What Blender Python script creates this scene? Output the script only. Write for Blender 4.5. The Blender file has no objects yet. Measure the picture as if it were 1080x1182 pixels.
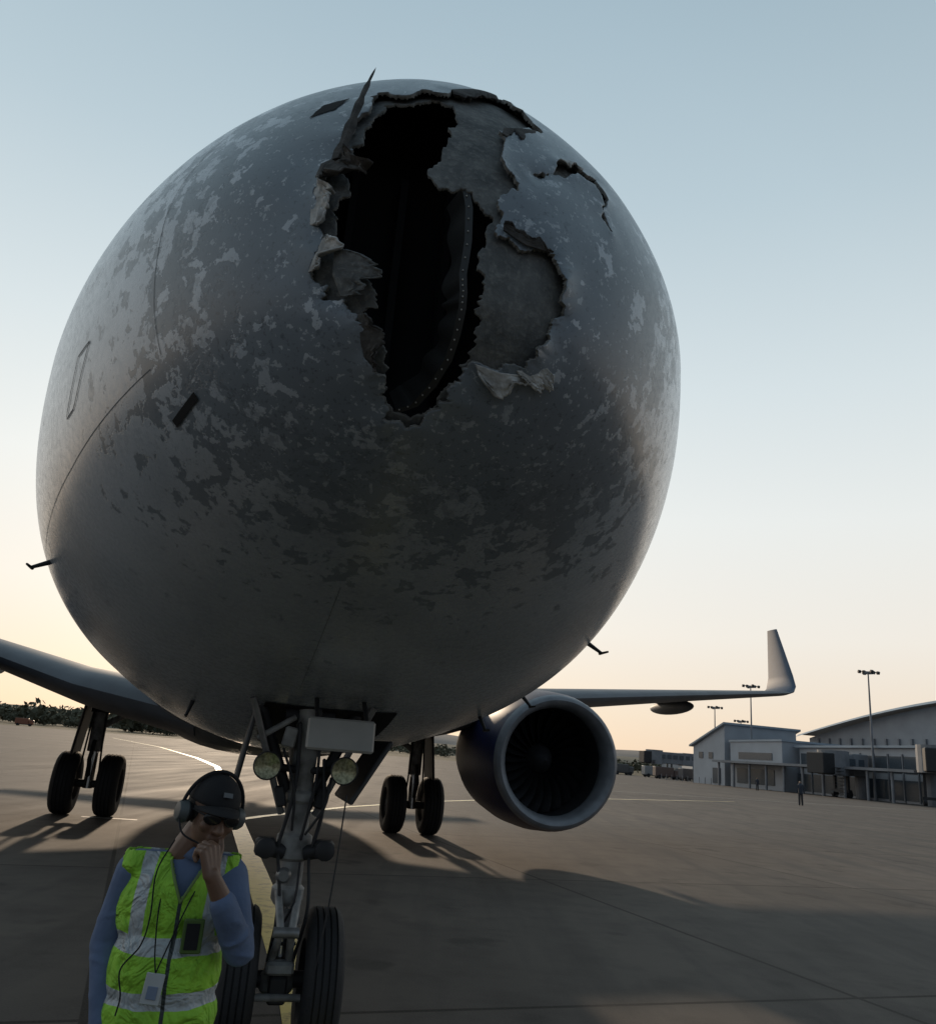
import bpy, numpy as np, math, random
from mathutils import Vector, Matrix, Euler
rng=np.random.default_rng(7); random.seed(7)
scene=bpy.context.scene
rad=math.radians
# ------------------------------------------------------------------ camera
PITCH,ROLL,CAMH=rad(16.4),rad(4.6),1.7
Fw=Vector((0,math.cos(PITCH),math.sin(PITCH)));U0=Vector((0,-math.sin(PITCH),math.cos(PITCH)));R0=Vector((1,0,0))
Rv=R0*math.cos(ROLL)+U0*math.sin(ROLL);Uv=-R0*math.sin(ROLL)+U0*math.cos(ROLL)
cam=bpy.data.cameras.new('camera');co=bpy.data.objects.new('camera',cam);scene.collection.objects.link(co)
M=Matrix(((Rv.x,Uv.x,-Fw.x,0),(Rv.y,Uv.y,-Fw.y,0),(Rv.z,Uv.z,-Fw.z,CAMH),(0,0,0,1)))
co.matrix_world=M
cam.sensor_fit='HORIZONTAL';cam.sensor_width=36;cam.lens=36*950/1080;cam.clip_start=.05;cam.clip_end=9000
scene.camera=co
# ------------------------------------------------------------------ world + sun
SUN_AZ,SUN_EL=rad(-14),rad(17)
sd=Vector((math.sin(SUN_AZ)*math.cos(SUN_EL),math.cos(SUN_AZ)*math.cos(SUN_EL),math.sin(SUN_EL)))
w=bpy.data.worlds.new('World');scene.world=w;w.use_nodes=True
nt=w.node_tree;bg=nt.nodes['Background'];WN=nt.nodes.new;WL=nt.links.new
sky=WN('ShaderNodeTexSky');sky.sky_type='NISHITA';sky.sun_disc=False
sky.sun_elevation=SUN_EL;sky.sun_rotation=SUN_AZ;sky.air_density=1.0;sky.dust_density=1.0;sky.ozone_density=1.5;sky.altitude=0
tc=WN('ShaderNodeTexCoord');sx_=WN('ShaderNodeSeparateXYZ');WL(tc.outputs['Generated'],sx_.inputs[0])
def ramp(first,last,stops):
    cr=WN('ShaderNodeValToRGB');el=cr.color_ramp.elements
    el[0].position=0;el[0].color=(*first,1);el[1].position=1;el[1].color=(*last,1)
    for p_,c_ in stops:
        e=el.new(p_);e.color=(*c_,1)
    WL(sx_.outputs[2],cr.inputs[0]);return cr.outputs[0]
front=ramp((.86,.66,.50),(.27,.39,.46),((.06,(.90,.75,.60)),(.15,(.92,.86,.77)),(.28,(.87,.89,.86)),(.42,(.72,.80,.82)),(.60,(.52,.64,.70)),(.78,(.38,.51,.59))))
back=ramp((.55,.55,.60),(.27,.39,.48),((.15,(.48,.56,.66)),(.45,(.38,.50,.62))))
dt=WN('ShaderNodeVectorMath');dt.operation='DOT_PRODUCT';WL(tc.outputs['Generated'],dt.inputs[0]);dt.inputs[1].default_value=(sd.x,sd.y,0)
mr=WN('ShaderNodeMapRange');mr.inputs[1].default_value=-1;mr.inputs[2].default_value=.6;mr.inputs[3].default_value=4.2;mr.inputs[4].default_value=10.6;WL(dt.outputs['Value'],mr.inputs[0])
mf=WN('ShaderNodeMapRange');mf.inputs[1].default_value=-.5;mf.inputs[2].default_value=.3;WL(dt.outputs['Value'],mf.inputs[0])
m0=WN('ShaderNodeMix');m0.data_type='RGBA';WL(mf.outputs[0],m0.inputs[0]);WL(back,m0.inputs[6]);WL(front,m0.inputs[7])
vm=WN('ShaderNodeVectorMath');vm.operation='SCALE';WL(m0.outputs[2],vm.inputs[0]);WL(mr.outputs[0],vm.inputs['Scale'])
mx=WN('ShaderNodeMix');mx.data_type='RGBA';mx.inputs[0].default_value=.90;WL(sky.outputs[0],mx.inputs[6]);WL(vm.outputs[0],mx.inputs[7])
WL(mx.outputs[2],bg.inputs['Color'])
bg.inputs['Strength'].default_value=.095
sl=bpy.data.lights.new('sun','SUN');sl.energy=2.2;sl.angle=rad(1.4);sl.color=(1,.78,.56)
so=bpy.data.objects.new('sun',sl);scene.collection.objects.link(so)
so.rotation_euler=sd.to_track_quat('Z','Y').to_euler();so.location=(0,0,50)
scene.view_settings.view_transform='Standard';scene.view_settings.look='None';scene.view_settings.exposure=0
# ------------------------------------------------------------------ materials
def mat(name,col,rough=.6,metal=0,var=.25,scale=6,bump=0,bscale=40,col2=None,spec=.5,coat=0):
    m=bpy.data.materials.new(name);m.use_nodes=True;t=m.node_tree;N=t.nodes;L=t.links
    b=N['Principled BSDF'];b.inputs['Roughness'].default_value=rough;b.inputs['Metallic'].default_value=metal
    b.inputs['Specular IOR Level'].default_value=spec;b.inputs['Coat Weight'].default_value=coat
    tc=N.new('ShaderNodeTexCoord');n=N.new('ShaderNodeTexNoise');n.inputs['Scale'].default_value=scale;n.inputs['Detail'].default_value=4
    L.new(tc.outputs['Object'],n.inputs['Vector'])
    r=N.new('ShaderNodeMapRange');r.inputs[1].default_value=.3;r.inputs[2].default_value=.7;L.new(n.outputs[0],r.inputs[0])
    mx=N.new('ShaderNodeMix');mx.data_type='RGBA';L.new(r.outputs[0],mx.inputs[0])
    c=np.array(col);c2=np.array(col2) if col2 else c*(1-var)
    mx.inputs[6].default_value=(*c,1);mx.inputs[7].default_value=(*c2,1)
    L.new(mx.outputs[2],b.inputs['Base Color'])
    if bump:
        n2=N.new('ShaderNodeTexNoise');n2.inputs['Scale'].default_value=bscale;n2.inputs['Detail'].default_value=3
        L.new(tc.outputs['Object'],n2.inputs['Vector']);bp=N.new('ShaderNodeBump');bp.inputs['Strength'].default_value=bump;bp.inputs['Distance'].default_value=.01
        L.new(n2.outputs[0],bp.inputs['Height']);L.new(bp.outputs[0],b.inputs['Normal'])
    return m
class NB:
    def __init__(s,name):
        s.m=bpy.data.materials.new(name);s.m.use_nodes=True;s.t=s.m.node_tree;s.b=s.t.nodes['Principled BSDF']
        s.tc=s.n('ShaderNodeTexCoord')
    def n(s,t): return s.t.nodes.new(t)
    def l(s,a,b): s.t.links.new(a,b)
    def noise(s,scale,detail=5,rough=.55,vec=None,dist=0):
        n=s.n('ShaderNodeTexNoise');n.inputs['Scale'].default_value=scale;n.inputs['Detail'].default_value=detail;n.inputs['Roughness'].default_value=rough;n.inputs['Distortion'].default_value=dist
        s.l(vec or s.tc.outputs['Object'],n.inputs['Vector']);return n.outputs[0]
    def map(s,v,a,b,c=0,d=1):
        r=s.n('ShaderNodeMapRange');s.l(v,r.inputs[0]);
        for i,x in enumerate((a,b,c,d)): r.inputs[i+1].default_value=x
        return r.outputs[0]
    def math(s,op,a,b=None,c=None):
        m=s.n('ShaderNodeMath');m.operation=op
        for i,x in enumerate((a,b,c)):
            if x is None: continue
            if isinstance(x,(int,float)): m.inputs[i].default_value=x
            else: s.l(x,m.inputs[i])
        return m.outputs[0]
    def mix(s,f,a,b,mode='MIX'):
        m=s.n('ShaderNodeMix');m.data_type='RGBA';m.blend_type=mode
        if isinstance(f,(int,float)): m.inputs[0].default_value=f
        else: s.l(f,m.inputs[0])
        for i,x in ((6,a),(7,b)):
            if isinstance(x,tuple): m.inputs[i].default_value=(*x,1)
            else: s.l(x,m.inputs[i])
        return m.outputs[2]
    def attr(s,name):
        a=s.n('ShaderNodeAttribute');a.attribute_name=name;return a.outputs['Fac']
    def bump(s,h,st,dist=.01):
        b=s.n('ShaderNodeBump');b.inputs['Strength'].default_value=st;b.inputs['Distance'].default_value=dist
        s.l(h,b.inputs['Height']);s.l(b.outputs[0],s.b.inputs['Normal'])
# ------------------------------------------------------------------ mesh builder
def frame(ax):
    ax=Vector(ax).normalized();t=Vector((0,0,1)) if abs(ax.z)<.9 else Vector((1,0,0))
    a=ax.cross(t).normalized();b=ax.cross(a).normalized();return a,b,ax
class MB:
    def __init__(s): s.v=[];s.f=[];s.mi=[]
    def add(s,vs,fs,m=0):
        o=len(s.v);s.v+=[tuple(x) for x in vs];s.f+=[tuple(o+i for i in f) for f in fs];s.mi+=[m]*len(fs)
    def box(s,c,size,rot=(0,0,0),m=0,bev=0):
        R=Euler(rot).to_matrix();hx,hy,hz=[q/2 for q in size];vs=[];C=Vector(c)
        if bev<=0:
            for x in(-hx,hx):
                for y in(-hy,hy):
                    for z in(-hz,hz): vs.append(C+R@Vector((x,y,z)))
            s.add(vs,[(0,1,3,2),(4,6,7,5),(0,4,5,1),(2,3,7,6),(0,2,6,4),(1,5,7,3)],m);return
        b=min(bev,hx*.9,hy*.9,hz*.9)
        pr=[(hx-b,hy),(hx,hy-b),(hx,-hy+b),(hx-b,-hy),(-hx+b,-hy),(-hx,-hy+b),(-hx,hy-b),(-hx+b,hy)]
        pi=[(hx-b*1.6,hy-b),(hx-b,hy-b*1.6),(hx-b,-hy+b*1.6),(hx-b*1.6,-hy+b),(-hx+b*1.6,-hy+b),(-hx+b,-hy+b*1.6),(-hx+b,hy-b*1.6),(-hx+b*1.6,hy-b)]
        for P,z in((pi,-hz),(pr,-hz+b),(pr,hz-b),(pi,hz)):
            vs+=[C+R@Vector((x,y,z)) for x,y in P]
        fs=[tuple(range(8)),tuple(range(31,23,-1))]
        for k in range(3):
            for i in range(8): j=(i+1)%8;fs.append((k*8+i,k*8+8+i,k*8+8+j,k*8+j))
        s.add(vs,fs,m)
    def lathe(s,prof,o,ax,n=32,m=0,cap=True):
        a,b,x=frame(ax);o=Vector(o);vs=[]
        for (d,r) in prof:
            for i in range(n):
                t=2*math.pi*i/n;vs.append(o+x*d+(a*math.cos(t)+b*math.sin(t))*r)
        fs=[]
        for k in range(len(prof)-1):
            for i in range(n): j=(i+1)%n;fs.append((k*n+i,k*n+j,(k+1)*n+j,(k+1)*n+i))
        if cap:
            if prof[0][1]>1e-4: fs.append(tuple(range(n-1,-1,-1)))
            if prof[-1][1]>1e-4: fs.append(tuple((len(prof)-1)*n+i for i in range(n)))
        s.add(vs,fs,m)
    def cyl(s,p1,p2,r1,r2=None,n=14,m=0):
        p1=Vector(p1);p2=Vector(p2);L=(p2-p1).length;r2=r1 if r2 is None else r2
        if L<1e-6:return
        s.lathe([(0,r1),(L,r2)],p1,p2-p1,n,m)
    def capsule(s,p1,p2,r1,r2=None,n=14,m=0):
        p1=Vector(p1);p2=Vector(p2);L=(p2-p1).length;r2=r1 if r2 is None else r2
        pr=[(-r1*math.cos(t),max(r1*math.sin(t),1e-5)) for t in np.linspace(0,math.pi/2,6)]+[(L+r2*math.sin(t),max(r2*math.cos(t),1e-5)) for t in np.linspace(0,math.pi/2,6)]
        s.lathe(pr,p1,(p2-p1) if L>1e-6 else (0,0,1),n,m,False)
    def ell(s,c,r,rot=None,n=20,k=12,m=0,zmin=-1,zmax=1):
        R=rot if rot is not None else Matrix.Identity(3);C=Vector(c);vs=[]
        a0,a1=math.asin(zmin),math.asin(zmax)
        for q in range(k+1):
            a=a0+(a1-a0)*q/k
            for i in range(n):
                t=2*math.pi*i/n;vs.append(C+R@Vector((r[0]*math.cos(a)*math.cos(t),r[1]*math.cos(a)*math.sin(t),r[2]*math.sin(a))))
        fs=[(q*n+i,q*n+(i+1)%n,(q+1)*n+(i+1)%n,(q+1)*n+i) for q in range(k) for i in range(n)]
        s.add(vs,fs,m)
    def tube(s,pts,r,n=8,m=0):
        for a,b in zip(pts[:-1],pts[1:]): s.capsule(a,b,r,r,n,m)
    def obj(s,name,mats,parent=None,smooth=True,ang=35,remesh=0,sm=0,xf=None):
        me=bpy.data.meshes.new(name)
        vs=s.v if xf is None else [tuple(xf@Vector(v)) for v in s.v]
        me.from_pydata(vs,[],s.f);me.update()
        for m in mats: me.materials.append(m)
        me.polygons.foreach_set('material_index',s.mi)
        if smooth:
            me.polygons.foreach_set('use_smooth',[True]*len(s.f))
            if not remesh: me.set_sharp_from_angle(angle=rad(ang))
        o=bpy.data.objects.new(name,me);scene.collection.objects.link(o)
        if parent: o.parent=parent
        if remesh:
            md=o.modifiers.new('r','REMESH');md.mode='VOXEL';md.voxel_size=remesh;md.use_smooth_shade=True
            if sm: d=o.modifiers.new('s','SMOOTH');d.factor=.5;d.iterations=sm
        return o
def empty(name,loc=(0,0,0),rz=0,parent=None):
    o=bpy.data.objects.new(name,None);scene.collection.objects.link(o);o.location=loc;o.rotation_euler=(0,0,rz)
    if parent:o.parent=parent
    return o
def catmull(pts,n=10):
    P=[Vector(p) for p in pts];P=[P[0]*2-P[1]]+P+[P[-1]*2-P[-2]];o=[]
    for i in range(1,len(P)-2):
        for k in range(n):
            t=k/n;a,b,c,d=P[i-1:i+3];o.append(.5*((2*b)+(c-a)*t+(2*a-5*b+4*c-d)*t*t+(-a+3*b-3*c+d)*t**3))
    return o+[P[-2]]
# common materials
m_rub=mat('tyre_rubber',(.022,.022,.024),.75,var=.3,bump=.3,bscale=60)
m_steel=mat('gear_steel',(.30,.30,.30),.45,.5,var=.4,scale=15)
m_white=mat('gear_white_paint',(.38,.38,.37),.5,scale=9,bump=.1,col2=(.12,.115,.11))
m_dark=mat('dark_fitting',(.03,.03,.033),.6,var=.4)
m_black=mat('cavity_shade_black',(.006,.006,.007),.9,var=.3)  # near-black colour stands in for the deep shade inside cavities
m_chrome=mat('chrome_oleo',(.65,.65,.65),.2,1,var=.1)
# ------------------------------------------------------------------ AIRCRAFT surface
PR=[2.07,3.964,1.643,3.193,5.111,3.625,3.383,1.60,5.3,1.30,1.800,2.5]
def ss(x): x=np.clip(x,0,1);return x*x*(3-2*x)
def surf(s,th):
    s=np.asarray(s,float);th=np.asarray(th,float)
    W,Lw,pw,zt,Zt,Lt,pt,Zb,Lb,pb,ne,nb=PR
    f=lambda L,p:np.sqrt(np.maximum(1-np.clip(1-s/L,0,1)**p,0))
    ww=W*f(Lw,pw);t=zt+(Zt-zt)*f(Lt,pt)+.5*ss((s-2.4)/3.2);b=zt-(zt-Zb)*f(Lb,pb)
    k=ss((s-24)/13.5);ww=ww*(1-.88*k);t=t-.35*k;b=b+(4.75-Zb)*k
    cs,sn=np.cos(th),np.sin(th);n=np.where(sn>0,ne,nb)+(2-np.where(sn>0,ne,nb))*ss((s-3)/4)
    x=ww*np.sign(cs)*np.abs(cs)**(2/n);zz=np.sign(sn)*np.abs(sn)**(2/n)
    return np.stack([x,s+0*x,(t+b)/2+(t-b)/2*zz],-1)
def suv(u,v):
    u=np.asarray(u,float);v=np.asarray(v,float);r=np.hypot(u,v);return surf(4*r*r,np.arctan2(v,u))
def nuv(u,v,e=.004):
    u=np.asarray(u,float);v=np.asarray(v,float)
    a=suv(u+e,v)-suv(u-e,v);b=suv(u,v+e)-suv(u,v-e);n=np.cross(b,a);n/=np.linalg.norm(n,axis=-1,keepdims=True)+1e-9
    c=suv(u,v)-np.array([0,6.,3.3]);sg=np.sign((n*c).sum(-1,keepdims=True));return n*sg
def poly(s): return np.array([[float(q) for q in p.split(',')] for p in s.split()])/1000
PA=poly("-146,234 -165,168 -180,121 -184,89 -172,65 -182,38 -181,-4 -178,-26 -160,-40 -146,-47 -132,-56 -118,-76 -112,-107 -122,-124 -112,-146 -94,-166 -81,-191 -71,-218 -69,-246 -51,-268 -30,-274 -17,-262 -7,-223 2,-190 4,-150 6,-120 3,-80 4,-40 8,-10 2,29 10,52 26,70 8,76 -11,90 -24,102 -44,93 -62,95 -77,110 -60,144 -47,176 -36,215 -41,263 -86,255 -123,242")
PB=poly("-153,250 -98,256 -44,283 57,349 70,288 113,240 92,232 69,218 52,216 33,200 36,170 28,144 44,128 59,118 40,102 26,92 32,74 28,58 18,46 40,44 57,31 80,34 101,23 104,4 116,-11 112,-34 122,-58 104,-78 94,-107 78,-128 63,-157 30,-171 6,-164 1,-187 -7,-244 -20,-275 -58,-280 -72,-239 -85,-201 -104,-183 -127,-122 -151,-100 -178,-107 -195,-71 -187,-30 -200,-12 -205,51 -190,79 -184,129 -169,188")
PC=poly("82,144 128,180 163,195 211,200 208,138 208,87 196,123 189,163 156,170 114,151")
def rough_poly(P,amp=.16,it=4,seed=1):
    r=np.random.default_rng(seed);P=P.copy()
    for k in range(it):
        Q=np.roll(P,-1,0);d=Q-P;L=np.hypot(d[:,0],d[:,1])[:,None];n=np.stack([-d[:,1],d[:,0]],1)
        M_=(P+Q)/2+n*r.normal(size=(len(P),1))*amp*np.where(L>.004,1,.3);out=np.empty((2*len(P),2));out[0::2]=P;out[1::2]=M_;P=out
    return P
def inside(P,u,v):
    r=np.zeros(u.shape,bool);Q=np.roll(P,-1,0)
    for (x1,y1),(x2,y2) in zip(P,Q):
        if y1==y2: continue
        c=((y1>v)!=(y2>v));r^=c&(u<(x2-x1)*(v-y1)/(y2-y1)+x1)
    return r
def nearest(P,u,v):
    Q=np.roll(P,-1,0);d=Q-P;L2=(d**2).sum(1)+1e-12;bu=np.empty_like(u);bv=np.empty_like(v);bd=np.empty_like(u)
    for a in range(0,len(u),2000):
        U=u[a:a+2000,None]-P[None,:,0];V=v[a:a+2000,None]-P[None,:,1]
        t=np.clip((U*d[:,0]+V*d[:,1])/L2,0,1);X=P[:,0]+t*d[:,0];Y=P[:,1]+t*d[:,1]
        D=(X-u[a:a+2000,None])**2+(Y-v[a:a+2000,None])**2;j=D.argmin(1);i=np.arange(len(j));bu[a:a+2000]=X[i,j];bv[a:a+2000]=Y[i,j];bd[a:a+2000]=np.sqrt(D[i,j])
    return bu,bv,bd
def vnoise(u,v,f,seed=0):
    r=np.random.default_rng(seed);o=0
    for k in range(6):
        a=r.uniform(0,2*math.pi);ph=r.uniform(0,6.28);ff=f*r.uniform(.6,1.6);o=o+np.sin(ff*(u*math.cos(a)+v*math.sin(a))+ph+1.5*np.sin(ff*.7*(v*math.cos(a)-u*math.sin(a))+ph*2))
    return o/3
def shell(name,rhos,nt_,holes,mats,parent,offset=0,rim=0,lift=0):
    th=np.arange(nt_)*2*math.pi/nt_
    RR,TT=np.meshgrid(rhos,th,indexing='ij');nr=len(rhos)
    u=(RR*np.cos(TT)).ravel();v=(RR*np.sin(TT)).ravel()
    I=np.arange(nr-1)[:,None]*nt_;J=np.arange(nt_)[None,:];J2=(J+1)%nt_
    F=np.stack([I+J,I+J2,I+nt_+J2,I+nt_+J],-1).reshape(-1,4)
    cu=u[F].mean(1);cv=v[F].mean(1)
    kill=np.zeros(len(F),bool)
    for P in holes:
        bb=(cu>P[:,0].min())&(cu<P[:,0].max())&(cv>P[:,1].min())&(cv<P[:,1].max());idx=np.where(bb)[0];kill[idx]|=inside(P,cu[idx],cv[idx])
    usedK=np.zeros(len(u),bool);usedK[F[kill].ravel()]=True;usedL=np.zeros(len(u),bool);usedL[F[~kill].ravel()]=True
    bd=np.where(usedK&usedL)[0]
    if len(bd):
        best=np.full(len(bd),9.);nu=u[bd].copy();nv=v[bd].copy()
        for P in holes:
            a,b,d=nearest(P,u[bd],v[bd]);m=d<best;best[m]=d[m];nu[m]=a[m];nv[m]=b[m]
        ok=best<.006;u[bd[ok]]=nu[ok];v[bd[ok]]=nv[ok]
    F=F[~kill]
    pos=suv(u,v)
    near=(np.hypot(u,v)<.5)
    off=np.full(len(u),-float(offset))
    if lift and holes:
        i=np.where(near)[0];D=np.full(len(i),9.)
        for P in holes:
            _,_,d=nearest(P,u[i],v[i]);D=np.minimum(D,d)
        nz=vnoise(u[i],v[i],45,3)
        off[i]+=lift*np.exp(-D/.018)*(.3+nz)
        off[i]+=.004*vnoise(u[i],v[i],22,9)*np.exp(-D/.12)
    n=nuv(u,v)
    pos=pos+n*off[:,None]
    verts=pos;faces=F;mi=np.zeros(len(F),int)
    if rim and holes:
        E=np.concatenate([F[:,[0,1]],F[:,[1,2]],F[:,[2,3]],F[:,[3,0]]]);Es=np.sort(E,1)
        key=Es[:,0].astype(np.int64)*len(u)+Es[:,1];uq,ix,ct=np.unique(key,return_index=True,return_counts=True)
        be=E[ix[ct==1]];rr=np.hypot(u[be],v[be]).max(1);be=be[(rr<.372)&(rr>rhos[0]+1e-6)]
        bv_=np.unique(be);mp={int(a):len(u)+k for k,a in enumerate(bv_)}
        jit=rim*(.6+.8*rng.random(len(bv_)));nv2=pos[bv_]-n[bv_]*jit[:,None]
        verts=np.concatenate([pos,nv2]);rf=np.array([[b,a,mp[int(a)],mp[int(b)]] for a,b in be])
        faces=np.concatenate([F,rf]);mi=np.concatenate([mi,np.ones(len(rf),int)])
        u=np.concatenate([u,u[bv_]]);v=np.concatenate([v,v[bv_]])
    me=bpy.data.meshes.new(name);me.vertices.add(len(verts));me.vertices.foreach_set('co',verts.ravel())
    me.loops.add(len(faces)*4);me.loops.foreach_set('vertex_index',faces[:,::-1].ravel().astype(np.int32))
    me.polygons.add(len(faces));me.polygons.foreach_set('loop_start',np.arange(len(faces),dtype=np.int32)*4)
    me.polygons.foreach_set('material_index',mi.astype(np.int32));me.polygons.foreach_set('use_smooth',np.ones(len(faces),bool))
    me.update(calc_edges=True)
    for m in mats: me.materials.append(m)
    rho=np.hypot(u,v);ang=np.arctan2(v,u)
    left=np.exp(-((ang-np.where(ang>0,math.pi,-math.pi)))**2/.8);right=np.exp(-(ang+.15)**2/.35);bot=np.exp(-(ang+math.pi/2)**2/.6)
    cen=.47-.055*left-.11*right-.02*bot
    wear=np.clip((rho-cen)/(.12),-1.25,1.6)
    con=np.clip(.50+.5*left+.7*right-.15*bot,.3,1)
    pit=np.clip(1-np.abs(rho-.37)/.15,0,1)*np.clip(.45+.4*bot+.3*right+.35*left,0,1)
    for nm,ar in(('wear',wear),('contrast',con),('rho',rho),('pit',pit)):
        a=me.attributes.new(nm,'FLOAT','POINT');a.data.foreach_set('value',ar.astype(np.float32))
    o=bpy.data.objects.new(name,me);scene.collection.objects.link(o);o.parent=parent;return o
# fuselage paint
k=NB('fuselage_paint')
n1=k.noise(9,5,.62,dist=.3);n2=k.noise(30,4,.6);n3=k.noise(2.2,3,.5);n4=k.noise(90,2,.5);n5=k.noise(13,5,.66,dist=.5)
wv=k.math('ADD',k.attr('wear'),k.math('MULTIPLY',k.math('SUBTRACT',n1,.5),9.5))
wv=k.math('ADD',wv,k.math('MULTIPLY',k.math('SUBTRACT',n2,.5),3.0))
msk=k.map(wv,-.07,.07)
prim=k.mix(k.map(n3,.3,.7),(.125,.155,.185),(.165,.20,.23))
pitv=k.math('ADD',k.math('MULTIPLY',k.math('SUBTRACT',n5,.5),3.2),k.math('ADD',k.attr('pit'),k.math('MULTIPLY',k.math('SUBTRACT',n2,.5),1.4)))
pitm=k.map(pitv,.80,.90)
paint=k.mix(k.map(n3,.35,.65),(.50,.54,.58),(.42,.465,.51))
lo_=k.mix(k.math('SUBTRACT',1.0,k.attr('contrast')),prim,k.mix(.22,prim,paint))
hi_=k.mix(k.attr('contrast'),k.mix(.35,prim,paint),paint)
far=k.map(k.attr('rho'),.5,.75)
hi2=k.mix(far,hi_,k.mix(.70,prim,paint))
col=k.mix(msk,lo_,hi2)
col=k.mix(k.math('MULTIPLY',pitm,.36),col,(.075,.095,.115))
fl=k.map(k.math('ADD',n2,k.math('MULTIPLY',k.math('SUBTRACT',n4,.5),.35)),.615,.64);col=k.mix(k.math('MULTIPLY',k.math('MULTIPLY',fl,k.map(k.attr('rho'),.55,.3)),.7),col,(.44,.48,.51))
dk=k.map(k.math('ADD',n2,k.math('MULTIPLY',k.math('SUBTRACT',n4,.5),.5)),.385,.355);col=k.mix(k.math('MULTIPLY',k.math('MULTIPLY',dk,k.map(k.attr('rho'),.6,.35)),.5),col,(.07,.088,.105))
dirt=k.noise(1.3,4,.6);col=k.mix(k.map(dirt,.42,.72,0,.35),col,(.11,.125,.14))
k.l(col,k.b.inputs['Base Color'])
k.l(k.math('ADD',k.map(n2,.3,.7,.27,.44),k.math('MULTIPLY',msk,-.08)),k.b.inputs['Roughness'])
hh=k.math('ADD',k.math('MULTIPLY',msk,.35),k.math('ADD',k.math('MULTIPLY',n4,.12),k.math('MULTIPLY',n3,1.6)));hh=k.math('SUBTRACT',hh,k.math('MULTIPLY',pitm,.3))
k.bump(hh,.35,.006);k.b.inputs['Coat Weight'].default_value=.22;k.b.inputs['Coat Roughness'].default_value=.18
m_fus=k.m
m_rim=mat('broken_laminate_edge',(.24,.235,.215),.85,var=.6,scale=30,bump=.4,bscale=120)
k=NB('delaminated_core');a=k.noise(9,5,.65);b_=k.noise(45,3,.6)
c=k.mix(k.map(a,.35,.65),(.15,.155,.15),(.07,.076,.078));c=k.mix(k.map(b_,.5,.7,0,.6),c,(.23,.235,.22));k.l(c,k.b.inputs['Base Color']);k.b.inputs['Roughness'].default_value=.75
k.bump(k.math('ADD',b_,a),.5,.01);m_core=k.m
m_flapw=mat('torn_skin_light',(.62,.62,.60),.8,scale=18,bump=.5,bscale=60,col2=(.24,.235,.22))
m_flapd=mat('torn_skin_dark',(.10,.095,.088),.85,scale=18,bump=.5,bscale=60,col2=(.03,.03,.03))
m_seam=mat('panel_gap',(.12,.13,.14),.8)
m_seamd=mat('door_gap',(.05,.05,.055),.8)
plane=empty('damaged_airliner',(-.028,2.34,0),rad(13.78))
rB=rough_poly(PB,.17,4,5);rC=rough_poly(PC,.13,4,8)
rh=np.concatenate([np.linspace(.0005,.36,200),np.linspace(.36,1.0,110)[1:],np.sqrt(np.linspace(4,38,70)[1:]/4)])
shell('fuselage_skin',rh,880,[rB,rC],[m_fus,m_rim],plane,0,.014,.012)
PA2=rough_poly(PA,.16,4,12)
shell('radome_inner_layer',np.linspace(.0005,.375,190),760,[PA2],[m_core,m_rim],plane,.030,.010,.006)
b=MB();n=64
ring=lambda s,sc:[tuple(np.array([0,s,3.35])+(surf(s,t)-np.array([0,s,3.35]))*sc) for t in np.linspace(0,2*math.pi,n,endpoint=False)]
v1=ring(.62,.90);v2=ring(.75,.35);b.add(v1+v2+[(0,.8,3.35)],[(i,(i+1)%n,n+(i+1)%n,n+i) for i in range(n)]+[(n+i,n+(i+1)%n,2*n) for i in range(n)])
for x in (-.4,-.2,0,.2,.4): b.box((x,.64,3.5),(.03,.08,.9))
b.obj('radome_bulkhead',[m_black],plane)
b=MB()
path=poly("-14,115 -4,80 -2,40 -4,0 2,-35 4,-70 4,-125 2,-174 -6,-220 -18,-255 -40,-272");pts=[]
for i in range(len(path)-1):
    for t in np.linspace(0,1,8,endpoint=False): pts.append(path[i]*(1-t)+path[i+1]*t)
pts=np.array(pts)-np.array([.008,0]);S_=suv(pts[:,0],pts[:,1]);N_=nuv(pts[:,0],pts[:,1]);wn=.01*np.sin(np.arange(len(pts))*.5)[:,None]
a1=S_-N_*.035;a2=S_-N_*.17+np.array([-.05,0,0])+wn*np.array([1,0,0]);m_=len(pts)
a3=a1+np.array([-.025,.0,0])-N_*.004
b.add(list(map(tuple,np.concatenate([a1,a2,a3]))),[(i,i+1,m_+i+1,m_+i) for i in range(m_-1)]+[(i,i+1,2*m_+i+1,2*m_+i) for i in range(m_-1)])
for i in range(2,m_,3): b.ell(tuple(a3[i]+np.array([.010,-.004,0])),(.003,.003,.0035),n=8,k=5,m=1)
b.obj('radome_frame_flange',[mat('frame_dark_metal',(.035,.035,.034),.5,.3),mat('rivets',(.40,.38,.34),.4,.5)],plane)
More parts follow.
